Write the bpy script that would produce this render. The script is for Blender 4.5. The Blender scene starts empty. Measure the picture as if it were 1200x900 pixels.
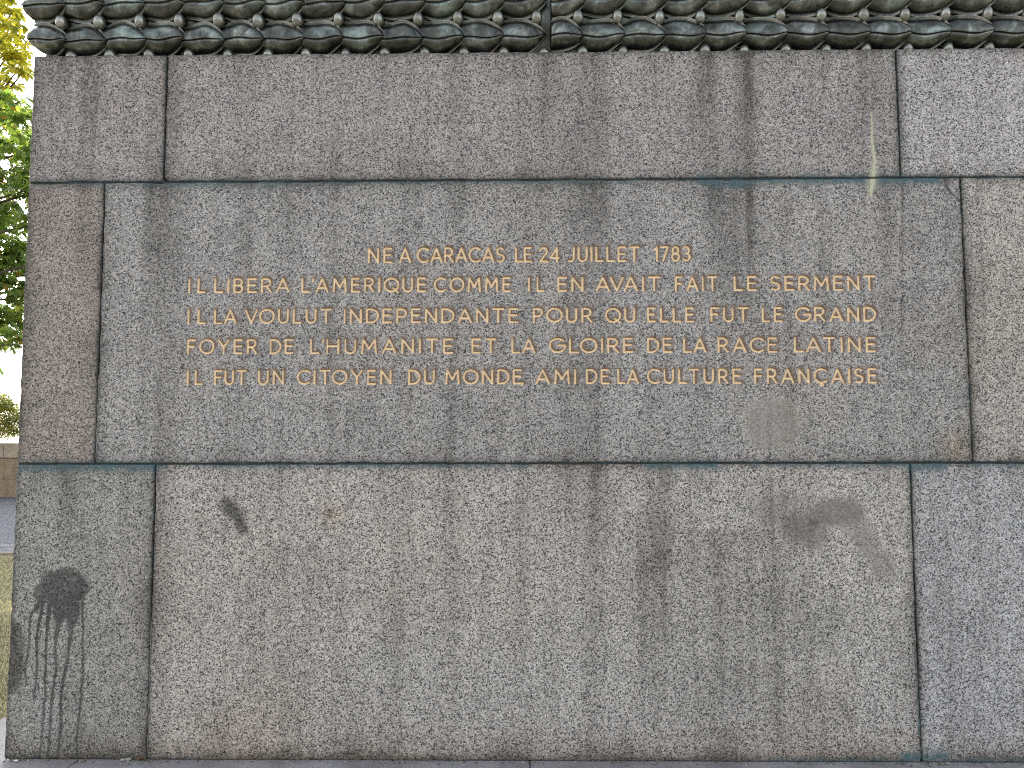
import bpy, bmesh, math, random
import numpy as np
from mathutils import Vector, Matrix
R = math.radians
random.seed(7); rng = np.random.default_rng(7)
S = bpy.context.scene
C = S.collection

# ------------------------------------------------------------------ camera
CAM = Vector((0.0, -3.6, 1.655))
PITCH, YAW, ROLL, FPX = R(3.990), R(-0.741), R(-0.099), 906.0      # FPX: focal length for a 1200 px wide frame
fwd = Vector((math.sin(YAW)*math.cos(PITCH), math.cos(YAW)*math.cos(PITCH), math.sin(PITCH)))
r0 = Vector((math.cos(YAW), -math.sin(YAW), 0)); u0 = r0.cross(fwd)
rt = r0*math.cos(ROLL) + u0*math.sin(ROLL); up = rt.cross(fwd)
cd = bpy.data.cameras.new('camera'); cam = bpy.data.objects.new('camera', cd); C.objects.link(cam)
cam.matrix_world = Matrix(((rt.x, up.x, -fwd.x, CAM.x), (rt.y, up.y, -fwd.y, CAM.y), (rt.z, up.z, -fwd.z, CAM.z), (0, 0, 0, 1)))
cd.sensor_width = 36; cd.lens = 36*FPX/1200; cd.clip_start = .05; cd.clip_end = 6000
S.camera = cam
S.cycles.filter_width = 1.1; S.cycles.use_denoising = False; S.cycles.sample_clamp_indirect = 6

# ------------------------------------------------------------------ sky, sun, exposure
SUN_EL, SUN_AZ = R(35), R(-56)       # azimuth from +Y (behind the monument), negative = to the left
W = bpy.data.worlds.new('World'); S.world = W; W.use_nodes = True
nt = W.node_tree; nt.nodes.clear()
sky = nt.nodes.new('ShaderNodeTexSky'); sky.sky_type = 'NISHITA'; sky.sun_disc = False
sky.sun_elevation = SUN_EL; sky.sun_rotation = SUN_AZ; sky.air_density = 1.0; sky.dust_density = 3.5; sky.ozone_density = 1.0
hsv = nt.nodes.new('ShaderNodeHueSaturation'); hsv.inputs['Saturation'].default_value = .38
bg = nt.nodes.new('ShaderNodeBackground'); bg.inputs['Strength'].default_value = .13
out = nt.nodes.new('ShaderNodeOutputWorld')
nt.links.new(sky.outputs[0], hsv.inputs['Color']); nt.links.new(hsv.outputs[0], bg.inputs[0]); nt.links.new(bg.outputs[0], out.inputs[0])
sl = bpy.data.lights.new('sun', 'SUN'); sl.energy = 2.4; sl.angle = R(.5); sl.color = (1, .93, .82)
so = bpy.data.objects.new('sun', sl); C.objects.link(so)
tosun = Vector((math.sin(SUN_AZ)*math.cos(SUN_EL), math.cos(SUN_AZ)*math.cos(SUN_EL), math.sin(SUN_EL)))
so.rotation_euler = tosun.to_track_quat('Z', 'Y').to_euler(); so.location = tosun*60
V = S.view_settings; V.view_transform = 'Standard'; V.look = 'None'; V.gamma = 1; V.exposure = 2.03; V.use_curve_mapping = False

# ------------------------------------------------------------------ projection helpers (photo pixels, 1200 wide)
def ray(px, py):
    return (fwd + rt*((px-600)/FPX) - up*((py-450)/FPX))
def at(px, py, Y):                                       # the point at depth Y seen at that pixel
    d = ray(px, py); return CAM + d*((Y-CAM.y)/d.y)
def ground_at(px, py, z=0.):
    d = ray(px, py); return CAM + d*((z-CAM.z)/d.z)
def topix(X, Z, Y=0.):                                   # arrays of wall coordinates -> photo pixels
    dx, dy, dz = X-CAM.x, Y-CAM.y, Z-CAM.z
    c = dx*fwd.x+dy*fwd.y+dz*fwd.z
    return 600+FPX*(dx*rt.x+dy*rt.y+dz*rt.z)/c, 450-FPX*(dx*up.x+dy*up.y+dz*up.z)/c
def wx(px, py): return at(px, py, 0).x
def wz(px, py): return at(px, py, 0).z

# ------------------------------------------------------------------ object helpers
def tag(o, label=None, cat=None, group=None, kind=None):
    if label: o['label'] = label
    if cat: o['category'] = cat
    if group: o['group'] = group
    if kind: o['kind'] = kind
    return o
def empty(name, loc=(0, 0, 0)):
    o = bpy.data.objects.new(name, None); C.objects.link(o); o.location = loc; o.empty_display_size = .2
    return o
def link(name, me, mat, parent=None, smooth=True):
    o = bpy.data.objects.new(name, me); C.objects.link(o)
    if mat and not me.materials: me.materials.append(mat)
    if parent:
        o.parent = parent
        o.matrix_parent_inverse = Matrix.Translation(-parent.location)
    if smooth: me.polygons.foreach_set('use_smooth', np.ones(len(me.polygons), bool))
    return o
def mesh_np(name, v, quads, tris=None):
    me = bpy.data.meshes.new(name)
    v = np.asarray(v, np.float32); quads = np.asarray(quads, np.int32).reshape(-1, 4)
    li = quads.ravel(); ls = np.arange(len(quads), dtype=np.int32)*4; lt = np.full(len(quads), 4, np.int32)
    if tris is not None and len(tris):
        tris = np.asarray(tris, np.int32); ls = np.concatenate([ls, len(li)+np.arange(len(tris), dtype=np.int32)*3])
        li = np.concatenate([li, tris.ravel()]); lt = np.concatenate([lt, np.full(len(tris), 3, np.int32)])
    me.vertices.add(len(v)); me.vertices.foreach_set('co', v.ravel())
    me.loops.add(len(li)); me.loops.foreach_set('vertex_index', li)
    me.polygons.add(len(ls)); me.polygons.foreach_set('loop_start', ls); me.polygons.foreach_set('loop_total', lt)
    me.update(calc_edges=True); me.validate()
    return me
def box_mesh(name, lo, hi, bevel=0.):
    bm = bmesh.new(); bmesh.ops.create_cube(bm, size=1)
    lo, hi = Vector(lo), Vector(hi)
    for v in bm.verts: v.co = Vector((lo[i]+(v.co[i]+.5)*(hi[i]-lo[i]) for i in range(3)))
    if bevel: bmesh.ops.bevel(bm, geom=bm.edges[:], offset=bevel, segments=3, profile=.5, affect='EDGES')
    me = bpy.data.meshes.new(name); bm.to_mesh(me); bm.free()
    return me

# ------------------------------------------------------------------ numpy noise
_tab = rng.random(65536)
def vnoise(x, y, seed=0):
    x = np.asarray(x, float)+seed*17.31; y = np.asarray(y, float)+seed*9.77
    xi = np.floor(x).astype(np.int64); yi = np.floor(y).astype(np.int64); fx = x-xi; fy = y-yi
    fx = fx*fx*(3-2*fx); fy = fy*fy*(3-2*fy)
    h = lambda a, b: _tab[((a*73856093) ^ (b*19349663) ^ (seed*83492791)) & 65535]
    return (h(xi, yi)*(1-fx)+h(xi+1, yi)*fx)*(1-fy)+(h(xi, yi+1)*(1-fx)+h(xi+1, yi+1)*fx)*fy
def fbm(x, y, seed=0, oct=4):
    s = 0; a = .5; n = 0
    for k in range(oct):
        s = s+a*vnoise(x*2**k, y*2**k, seed+k); n += a; a *= .5
    return s/n
def sstep(a, b, x):
    t = np.clip((x-a)/(b-a), 0, 1); return t*t*(3-2*t)
def segdist(px, py, x0, y0, x1, y1):
    dx, dy = x1-x0, y1-y0; L = dx*dx+dy*dy+1e-12
    t = np.clip(((px-x0)*dx+(py-y0)*dy)/L, 0, 1)
    return np.hypot(px-x0-t*dx, py-y0-t*dy), t

# ------------------------------------------------------------------ materials
def newmat(name):
    m = bpy.data.materials.new(name); m.use_nodes = True
    n = m.node_tree.nodes; n.clear()
    o = n.new('ShaderNodeOutputMaterial'); b = n.new('ShaderNodeBsdfPrincipled'); m.node_tree.links.new(b.outputs[0], o.inputs[0])
    return m, n, m.node_tree.links, b, o
def mixc(n, l, fac, a, b, mode='MIX'):
    x = n.new('ShaderNodeMix'); x.data_type = 'RGBA'; x.blend_type = mode; x.clamp_factor = True
    for k, s in (('Factor', fac), ('A', a), ('B', b)):
        i = [q for q in x.inputs if q.name == k and (q.type == 'VALUE' if k == 'Factor' else q.type == 'RGBA')][0]
        if hasattr(s, 'is_output') or isinstance(s, bpy.types.NodeSocket): l.new(s, i)
        elif k == 'Factor': i.default_value = s
        else: i.default_value = (*s, 1)
    return [q for q in x.outputs if q.type == 'RGBA'][0]
def math_(n, l, op, a, b=None, clamp=False):
    x = n.new('ShaderNodeMath'); x.operation = op; x.use_clamp = clamp
    for i, s in enumerate((a, b)):
        if s is None: continue
        if isinstance(s, bpy.types.NodeSocket): l.new(s, x.inputs[i])
        else: x.inputs[i].default_value = s
    return x.outputs[0]
def noise(n, l, co, scale, detail=3, rough=.55, dist=0.):
    x = n.new('ShaderNodeTexNoise'); x.inputs['Scale'].default_value = scale; x.inputs['Detail'].default_value = detail
    x.inputs['Roughness'].default_value = rough; x.inputs['Distortion'].default_value = dist
    if co: l.new(co, x.inputs['Vector'])
    return x
def ramp(n, l, fac, stops, interp='LINEAR'):
    x = n.new('ShaderNodeValToRGB'); e = x.color_ramp; e.interpolation = interp
    while len(e.elements) < len(stops): e.elements.new(.5)
    for el, (p, c) in zip(e.elements, stops):
        el.position = p; el.color = (*c, 1) if not isinstance(c, (int, float)) else (c, c, c, 1)
    l.new(fac, x.inputs[0]); return x.outputs[0]

def granite_nodes(n, l, co):
    """salt-and-pepper granite: pale feldspar, grey quartz, black mica grains about 8 mm across"""
    na = noise(n, l, co, 125, 2, .6, .2)
    nb = noise(n, l, co, 260, 1, .5)
    v = n.new('ShaderNodeTexVoronoi'); v.inputs['Scale'].default_value = 205; l.new(co, v.inputs['Vector'])
    vs = n.new('ShaderNodeSeparateColor'); l.new(v.outputs['Color'], vs.inputs[0])
    a = math_(n, l, 'MULTIPLY', na.outputs[0], .26); b = math_(n, l, 'MULTIPLY', nb.outputs[0], .20)
    c = math_(n, l, 'MULTIPLY', vs.outputs[0], .54)
    f = math_(n, l, 'ADD', math_(n, l, 'ADD', a, b), c)
    g = ramp(n, l, f, [(.24, (.025, .025, .026)), (.33, (.115, .114, .112)), (.41, (.235, .23, .222)), (.56, (.335, .328, .315)), (.78, (.545, .533, .512))])
    ch = ramp(n, l, vs.outputs[1], [(0., (1.05, 1.0, .95)), (.5, (1., 1., 1.)), (1., (.96, 1.0, 1.05))])
    return mixc(n, l, 1., g, ch, 'MULTIPLY'), f

def make_granite():
    m, n, l, b, o = newmat('granite')
    tc = n.new('ShaderNodeTexCoord'); co = tc.outputs['Object']
    g, f = granite_nodes(n, l, co)
    def attr(name):
        a = n.new('ShaderNodeAttribute'); a.attribute_name = name
        s = n.new('ShaderNodeSeparateColor'); l.new(a.outputs['Color'], s.inputs[0])
        return a.outputs['Color'], s.outputs[0], s.outputs[1], s.outputs[2], a.outputs['Alpha']
    _, grime, teal, wet, smear = attr('stain_a')
    _, lime, rust, crack, shade_halo = attr('stain_shade_b')
    tint = attr('tint')[0]
    col = mixc(n, l, 1., g, tint, 'MULTIPLY')
    # broad mottling
    nm = noise(n, l, co, 5.5, 5, .6); mm = ramp(n, l, nm.outputs[0], [(.3, (.915, .915, .915)), (.7, (1.075, 1.07, 1.06))])
    col = mixc(n, l, 1., col, mm, 'MULTIPLY')
    nm2 = noise(n, l, co, 26, 4, .65); mm2 = ramp(n, l, nm2.outputs[0], [(.3, (.92, .92, .92)), (.7, (1.06, 1.06, 1.06))])
    col = mixc(n, l, 1., col, mm2, 'MULTIPLY')
    col = mixc(n, l, math_(n, l, 'MULTIPLY', smear, .85), col, (.265, .240, .208))
    nz = noise(n, l, co, 60, 3, .6)
    k = math_(n, l, 'MULTIPLY', grime, math_(n, l, 'ADD', math_(n, l, 'MULTIPLY', nz.outputs[0], .9), .55), True)
    col = mixc(n, l, k, col, mixc(n, l, 1., col, (.30, .285, .265), 'MULTIPLY'))
    col = mixc(n, l, rust, col, mixc(n, l, 1., col, (1.12, .86, .56), 'MULTIPLY'))
    nt2 = noise(n, l, co, 45, 4, .7)
    kt = math_(n, l, 'MULTIPLY', teal, math_(n, l, 'ADD', math_(n, l, 'MULTIPLY', nt2.outputs[0], 1.8), -.15), True)
    col = mixc(n, l, kt, col, (.045, .105, .115))
    kw = math_(n, l, 'MULTIPLY', wet, math_(n, l, 'ADD', math_(n, l, 'MULTIPLY', nz.outputs[0], .5), .65), True)
    col = mixc(n, l, kw, col, mixc(n, l, 1., mixc(n, l, .35, col, (.12, .12, .12)), (.25, .25, .25), 'MULTIPLY'))
    col = mixc(n, l, crack, col, (.02, .02, .02))
    col = mixc(n, l, lime, col, (.50, .50, .33))
    col = mixc(n, l, math_(n, l, 'MULTIPLY', shade_halo, .9), col, (.15, .09, .052))  # brown rim beside the letters: staining plus painted groove shade
    l.new(col, b.inputs['Base Color'])
    b.inputs['Roughness'].default_value = .72; b.inputs['Specular IOR Level'].default_value = .35
    bp = n.new('ShaderNodeBump'); bp.inputs['Strength'].default_value = .35; bp.inputs['Distance'].default_value = .004
    l.new(f, bp.inputs['Height']); l.new(bp.outputs[0], b.inputs['Normal'])
    return m
GRANITE = make_granite()

def plain(name, base, rough=.8, var=.25, scale=8., bump=0., metal=0., var2=None):
    m, n, l, b, o = newmat(name)
    tc = n.new('ShaderNodeTexCoord'); co = tc.outputs['Object']
    nz = noise(n, l, co, scale, 6, .65)
    lo = tuple(c*(1-var) for c in base); hi = tuple(min(1, c*(1+var)) for c in (var2 or base))
    l.new(ramp(n, l, nz.outputs[0], [(.3, lo), (.7, hi)]), b.inputs['Base Color'])
    b.inputs['Roughness'].default_value = rough; b.inputs['Metallic'].default_value = metal
    if bump:
        n2 = noise(n, l, co, scale*9, 4, .6); bp = n.new('ShaderNodeBump'); bp.inputs['Distance'].default_value = bump
        bp.inputs['Strength'].default_value = .6; l.new(n2.outputs[0], bp.inputs['Height']); l.new(bp.outputs[0], b.inputs['Normal'])
    return m

def make_gilt():
    m, n, l, b, o = newmat('gilding')
    tc = n.new('ShaderNodeTexCoord'); co = tc.outputs['Object']
    nz = noise(n, l, co, 130, 3, .65)
    gold = ramp(n, l, nz.outputs[0], [(.3, (.68, .49, .28)), (.5, (.92, .74, .49)), (.75, (.94, .82, .60))])
    a = n.new('ShaderNodeAttribute'); a.attribute_name = 'depth'
    k = ramp(n, l, a.outputs['Fac'], [(.06, 0.), (.30, 1.)])
    edge = ramp(n, l, nz.outputs[0], [(.3, (.13, .085, .05)), (.7, (.26, .17, .10))])
    l.new(mixc(n, l, k, edge, gold), b.inputs['Base Color'])
    b.inputs['Roughness'].default_value = .5; b.inputs['Metallic'].default_value = .15
    return m
GILT = make_gilt()

def make_bronze():
    m, n, l, b, o = newmat('patinated_bronze')
    tc = n.new('ShaderNodeTexCoord'); co = tc.outputs['Object']
    oi = n.new('ShaderNodeObjectInfo')
    ad = n.new('ShaderNodeVectorMath'); ad.operation = 'ADD'; l.new(co, ad.inputs[0])
    cx = n.new('ShaderNodeCombineXYZ'); l.new(math_(n, l, 'MULTIPLY', oi.outputs['Random'], 37.), cx.inputs[0]); l.new(cx.outputs[0], ad.inputs[1])
    p = ad.outputs[0]
    n1 = noise(n, l, p, 14, 5, .65, .4); n2 = noise(n, l, p, 60, 4, .7); n3 = noise(n, l, p, 7, 3, .5)
    base = ramp(n, l, n1.outputs[0], [(.28, (.022, .023, .019)), (.52, (.095, .10, .086)), (.74, (.33, .345, .305))])
    ver = ramp(n, l, math_(n, l, 'ADD', math_(n, l, 'MULTIPLY', n3.outputs[0], .65), math_(n, l, 'MULTIPLY', n2.outputs[0], .35)), [(.50, 0.), (.66, 1.)])
    col = mixc(n, l, math_(n, l, 'MULTIPLY', ver, .45), base, (.26, .35, .31))
    geo = n.new('ShaderNodeNewGeometry')
    worn = ramp(n, l, geo.outputs['Pointiness'], [(.52, 0.), (.60, 1.)])
    col = mixc(n, l, math_(n, l, 'MULTIPLY', worn, .55), col, (.26, .25, .21))
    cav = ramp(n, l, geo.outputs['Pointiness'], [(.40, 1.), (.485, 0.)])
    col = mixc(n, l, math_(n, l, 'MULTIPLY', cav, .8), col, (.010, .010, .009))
    ea = n.new('ShaderNodeAttribute'); ea.attribute_name = 'rubbed'
    col = mixc(n, l, math_(n, l, 'MULTIPLY', ea.outputs['Fac'], math_(n, l, 'ADD', n2.outputs[0], .25), True), col, (.44, .43, .375))
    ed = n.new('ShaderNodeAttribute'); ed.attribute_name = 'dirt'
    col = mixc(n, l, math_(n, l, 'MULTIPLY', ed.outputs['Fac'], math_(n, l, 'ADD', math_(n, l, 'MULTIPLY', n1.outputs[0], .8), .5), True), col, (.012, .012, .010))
    l.new(col, b.inputs['Base Color'])
    b.inputs['Metallic'].default_value = .8
    l.new(ramp(n, l, n2.outputs[0], [(.3, .15), (.7, .36)]), b.inputs['Roughness'])
    bp = n.new('ShaderNodeBump'); bp.inputs['Distance'].default_value = .004; bp.inputs['Strength'].default_value = .5
    l.new(n1.outputs[0], bp.inputs['Height']); l.new(bp.outputs[0], b.inputs['Normal'])
    return m
BRONZE = make_bronze()

def make_leaf(name, cols, trans=.45):
    m, n, l, b, o = newmat(name)
    g = n.new('ShaderNodeNewGeometry')
    c = ramp(n, l, g.outputs['Random Per Island'], cols)
    l.new(c, b.inputs['Base Color']); b.inputs['Roughness'].default_value = .5
    t = n.new('ShaderNodeBsdfTranslucent')
    l.new(mixc(n, l, 1., c, (1.5, 1.5, .9), 'MULTIPLY'), t.inputs[0])
    mx = n.new('ShaderNodeMixShader'); mx.inputs[0].default_value = trans
    l.new(b.outputs[0], mx.inputs[1]); l.new(t.outputs[0], mx.inputs[2]); l.new(mx.outputs[0], o.inputs[0])
    return m
LEAF_GREEN = make_leaf('chestnut_leaves', [(0., (.08, .15, .032)), (.5, (.16, .24, .05)), (.95, (.26, .32, .07)), (.985, (.36, .20, .03))])
LEAF_YELLOW = make_leaf('yellowing_leaves', [(0., (.15, .18, .022)), (.5, (.38, .35, .035)), (1., (.55, .47, .06))], .6)
LEAF_FAR = make_leaf('far_leaves', [(0., (.07, .10, .02)), (.5, (.15, .17, .03)), (1., (.25, .22, .04))], .5)
BARK = plain('bark', (.09, .07, .05), .9, .4, 12, .02)
DARK = plain('dark_joint_mortar', (.025, .027, .028), .95, .4, 30)  # near-black mortar between and behind the stones

def make_joint():
    m, n, l, b, o = newmat('stained_lead_joint')
    tc = n.new('ShaderNodeTexCoord'); mp = n.new('ShaderNodeMapping'); mp.inputs['Scale'].default_value = (1, 1, 6); l.new(tc.outputs['Object'], mp.inputs[0])
    a = noise(n, l, mp.outputs[0], 9, 5, .7); c = noise(n, l, tc.outputs['Object'], 2.2, 3, .5)
    d = ramp(n, l, a.outputs[0], [(.40, (.008, .010, .011)), (.54, (.018, .034, .037)), (.64, (.05, .095, .10)), (.74, (.17, .21, .20))])
    l.new(mixc(n, l, ramp(n, l, c.outputs[0], [(.4, 0.), (.62, .85)]), d, (.018, .02, .021)), b.inputs['Base Color'])
    b.inputs['Roughness'].default_value = .8
    return m
JOINT = make_joint()

def make_slab():
    m, n, l, b, o = newmat('smooth_dark_granite')
    tc = n.new('ShaderNodeTexCoord'); co = tc.outputs['Object']
    a = noise(n, l, co, 6, 6, .65); c = noise(n, l, co, 110, 2, .6)
    d = ramp(n, l, a.outputs[0], [(.3, (.165, .158, .163)), (.7, (.29, .28, .283))])
    e = ramp(n, l, c.outputs[0], [(.35, (.72, .72, .72)), (.65, (1.18, 1.18, 1.18))])
    l.new(mixc(n, l, 1., d, e, 'MULTIPLY'), b.inputs['Base Color']); b.inputs['Roughness'].default_value = .55
    return m
SLAB = make_slab()

# ------------------------------------------------------------------ ground, road, lawn
def sheet(name, x0, y0, x1, y1, z, mat):
    me = mesh_np(name, [(x0, y0, z), (x1, y0, z), (x1, y1, z), (x0, y1, z)], [(0, 1, 2, 3)])
    return tag(link(name, me, mat, None, False), kind='structure')
sheet('ground', -3000, -3000, 3000, 3000, 0., plain('trodden_gravel', (.17, .16, .145), .95, .2, 3, .01))
sheet('road', -60, 7.0, 60, 18.3, .004, plain('asphalt', (.115, .122, .142), .85, .16, 2.2, .004))
sheet('lawn_soil', -14, -2.2, 14, 6.86, .004, plain('dry_lawn_soil', (.24, .21, .13), .95, .35, 1.6, .02, var2=(.27, .25, .14)))

def grass():
    n = 26000
    y = rng.uniform(-1.2, 6.8, n); xl = np.array([at(-25, 700, float(t)).x for t in np.linspace(-1.2, 6.8, 50)])
    xr = np.array([at(24, 700, float(t)).x for t in np.linspace(-1.2, 6.8, 50)]); t = (y+1.2)/8*49
    x = np.interp(t, range(50), xl)+rng.random(n)*(np.interp(t, range(50), xr)-np.interp(t, range(50), xl))
    x = np.minimum(x, -2.40)
    keep = ~((x > -2.78) & (y > -.4)) | (x < -2.78)
    x, y = x[keep], y[keep]; n = len(x)
    h = rng.uniform(.03, .085, n)*(.5+vnoise(x*1.3, y*1.3, 3)); a = rng.uniform(0, 2*np.pi, n); w = .006
    lean = rng.normal(0, .03, (n, 2))
    v = np.zeros((n, 4, 3))
    for k, (s, hh) in enumerate(((-1, 0), (1, 0), (.3, 1), (-.3, 1))):
        v[:, k, 0] = x+s*w*np.cos(a)+lean[:, 0]*hh; v[:, k, 1] = y+s*w*np.sin(a)+lean[:, 1]*hh; v[:, k, 2] = .004+h*hh
    m = make_leaf('grass_blades', [(0., (.26, .26, .19)), (.5, (.43, .40, .31)), (1., (.56, .50, .41))], .3)
    o = link('grass', mesh_np('grass', v.reshape(-1, 3), np.arange(4*n).reshape(-1, 4)), m)
    tag(o, 'short dry yellowing grass beside the left end of the pedestal', 'grass', kind='stuff')
grass()
kerb = link('kerb', box_mesh('kerb', (-60, 6.86, -.05), (60, 7.0, .12), .012), plain('kerb_stone', (.26, .22, .17), .9, .3, 7, .006))
tag(kerb, kind='structure')

# ------------------------------------------------------------------ parapet beyond the road
PAR = empty('parapet_wall', (-12, 18.4, 0))
tag(PAR, 'low brownish stone parapet with thick pale coping beyond the road', 'parapet wall')
STONE_P = plain('parapet_stone', (.38, .28, .175), .9, .3, 4, .01); STONE_C = plain('coping_stone', (.47, .375, .27), .9, .3, 3, .01)
for zi, (z0, z1) in enumerate(((0, .50), (.506, 1.10))):
    pm = None
    for k in range(22):
        x0 = -40+k*2.4+zi*1.2
        link('wall_block', box_mesh('wall_block', (x0, 18.4, z0), (x0+2.393, 18.85, z1), .01), STONE_P, PAR, False)
for k in range(15):
    x0 = -40+k*3.6
    link('coping_stone', box_mesh('coping_stone', (x0, 18.34, 1.106), (x0+3.59, 18.92, 1.53), .03), STONE_C, PAR, False)

# ------------------------------------------------------------------ trees
def tube(pts, rad, seg=9):
    v = []; q = []
    pts = [Vector(p) for p in pts]
    for i, p in enumerate(pts):
        d = (pts[min(i+1, len(pts)-1)]-pts[max(i-1, 0)]).normalized()
        a = d.orthogonal().normalized(); b = d.cross(a)
        for k in range(seg):
            t = 2*math.pi*k/seg; v.append(p+(a*math.cos(t)+b*math.sin(t))*rad[i])
        if i:
            for k in range(seg): q.append(((i-1)*seg+k, (i-1)*seg+(k+1) % seg, i*seg+(k+1) % seg, i*seg+k))
    return v, q
def tree(name, label, base, top, clumps, leaf_mat, nleaf, size, trunk_r, group=None, palmate=True, seed=1):
    """clumps: list of (x, y, z, radius) in world space"""
    g = np.random.default_rng(seed)
    root = empty(name, base); tag(root, label, 'tree', group)
    V_, Q_ = [], []
    def add(pts, rad):
        v, q = tube(pts, rad); o = len(V_); V_.extend(v); Q_.extend([tuple(i+o for i in f) for f in q])
    b = Vector(base); t = Vector(top)
    add([b+Vector((0, 0, -.1)), b+Vector((0, 0, .3)), b.lerp(t, .35)+Vector((.05, 0, 0)), b.lerp(t, .7), t], [trunk_r*1.35, trunk_r, trunk_r*.85, trunk_r*.6, trunk_r*.25])
    for (x, y, z, r) in clumps:
        c = Vector((x, y, z)); s = b.lerp(t, min(.9, max(.25, (z-1.0-b.z)/(t.z-b.z)*.75)))
        mid = s.lerp(c, .5)+Vector((g.normal(0, .12), g.normal(0, .12), .25+g.normal(0, .1)))
        add([s, mid, c], [trunk_r*.26, trunk_r*.14, trunk_r*.04])
    link('trunk', mesh_np('trunk', V_, Q_), BARK, root)
    cl = np.array(clumps); w = cl[:, 3]**2; w = w/w.sum()
    idx = g.choice(len(cl), nleaf, p=w)
    d = g.normal(size=(nleaf, 3)); d /= np.linalg.norm(d, axis=1)[:, None]
    rr = g.random(nleaf)**.45
    P = cl[idx, :3]+d*rr[:, None]*cl[idx, 3:4]*np.array([1, 1, .8])
    nl = 5 if palmate else 1
    verts = np.zeros((nleaf, nl, 6, 3))
    az = g.uniform(0, 2*np.pi, nleaf)+0*d[:, 0]; out_ = np.arctan2(d[:, 1], d[:, 0]); az = np.where(g.random(nleaf) < .7, out_+g.normal(0, .6, nleaf), az)
    droop = g.uniform(.15, 1.0, nleaf); roll = g.normal(0, .45, nleaf); s = size*g.uniform(.65, 1.2, nleaf)
    for j in range(nl):
        fa = (j-(nl-1)/2)*.62 if nl > 1 else 0
        ls = s*(1-.16*abs(j-(nl-1)/2)) if nl > 1 else s
        shp = [(0, 0, 0), (.55, .17, .05), (.72, .2, .04), (1, 0, -.12), (.72, -.2, .04), (.55, -.17, .05)]
        for k, (a, bq, c) in enumerate(shp):
            lx = (a*math.cos(fa)-bq*math.sin(fa))*ls; ly = (a*math.sin(fa)+bq*math.cos(fa))*ls; lz = c*ls
            y2 = ly*np.cos(roll)-lz*np.sin(roll); z2 = ly*np.sin(roll)+lz*np.cos(roll)
            x3 = lx*np.cos(droop)+z2*np.sin(droop); z3 = -lx*np.sin(droop)+z2*np.cos(droop)
            verts[:, j, k, 0] = P[:, 0]+x3*np.cos(az)-y2*np.sin(az)
            verts[:, j, k, 1] = P[:, 1]+x3*np.sin(az)+y2*np.cos(az)
            verts[:, j, k, 2] = P[:, 2]+z3
    n = nleaf*nl; o = np.arange(n)[:, None]*6
    q = np.concatenate([o+np.array([0, 1, 2, 3]), o+np.array([0, 3, 4, 5])])
    link('crown', mesh_np('crown', verts.reshape(-1, 3), q), leaf_mat, root, False)
    return root
def px_clumps(lst, Y, jit, g):
    o = []
    for (px, py, rpx) in lst:
        y = Y+g.uniform(-jit, jit); p = at(px, py, y); o.append((p.x, p.y, p.z, rpx*(y+3.6)/FPX))
    return o
g = np.random.default_rng(3)
cl = px_clumps([(4, 112, 13), (24, 119, 10), (8, 128, 26), (34, 135, 20), (16, 165, 28), (42, 175, 26), (4, 205, 28), (34, 222, 26), (14, 250, 28), (46, 262, 26), (2, 290, 28), (30, 300, 26), (14, 330, 26), (38, 345, 24), (6, 368, 24), (26, 375, 22), (14, 392, 17), (38, 320, 20), (13, 404, 9), (60, 220, 40), (70, 300, 36), (-20, 160, 40), (-30, 240, 45), (-28, 320, 40), (-40, 360, 30)], 6.6, .8, g)
for k in range(64):
    a = g.uniform(0, 2*np.pi); rr = 2.6*math.sqrt(g.random()); z = g.uniform(3.9, 7.4)
    x = -9.7+rr*math.cos(a); y = 4.2+rr*math.sin(a)
    cl.append((x, y, z, g.uniform(.45, .75)))
tree('chestnut_tree', 'green broadleaf chestnut tree with drooping leaves close behind the left edge of the pedestal', (-9.8, 4.9, 0), (-9.6, 5.0, 6.4), cl, LEAF_GREEN, 16500, .145, .24, seed=5)
g = np.random.default_rng(31)
cl = px_clumps([(4, 6, 20), (14, 30, 17), (24, 45, 14), (6, 60, 20), (27, 66, 12), (22, 80, 10), (8, 92, 14), (2, 118, 14), (18, 98, 6), (30, 82, 7), (16, 12, 12), (-16, 30, 40), (-20, 90, 30), (-40, 60, 40), (-10, -25, 34), (-50, -20, 45)], 10.5, .9, g)
for k in range(40):
    a = g.uniform(0, 2*np.pi); rr = 1.9*math.sqrt(g.random()); z = g.uniform(8.8, 12.5)
    cl.append((-14.6+rr*math.cos(a), 13.4+rr*math.sin(a), z, g.uniform(.5, .9)))
tree('yellowing_tree', 'taller tree with sunlit yellow leaves rising above the green one at the top left corner', (-14.8, 13.3, 0), (-14.4, 13.3, 11.3), cl, LEAF_YELLOW, 6000, .19, .27, seed=6)
g = np.random.default_rng(33)
for k, (tx, ty) in enumerate(((-20.5, 12.5), (-18.8, 17.2), (-22, 21.5), (-25.5, 26))):  # trees out of view, added to shade the road and parapet
    cl = []
    for q_ in range(48):
        a = g.uniform(0, 2*np.pi); rr = 3.6*math.sqrt(g.random()); z = g.uniform(4.6, 11.5)
        cl.append((tx+rr*math.cos(a), ty+rr*math.sin(a), z, g.uniform(.8, 1.25)))
    tree('shade_tree', ('tall unseen tree added for shade, nearest the pedestal, left of the lawn', 'tall unseen tree added for shade, second from the pedestal, at the foot of the parapet', 'tall unseen tree added for shade, third from the pedestal, just behind the parapet', 'tall unseen tree added for shade, farthest from the pedestal, well behind the parapet')[k], (tx, ty, 0), (tx+.2, ty, 10), cl, LEAF_GREEN, 7500, .38, .28, 'unseen trees added for shade out to the left', palmate=False, seed=20+k)
g = np.random.default_rng(35)
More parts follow.
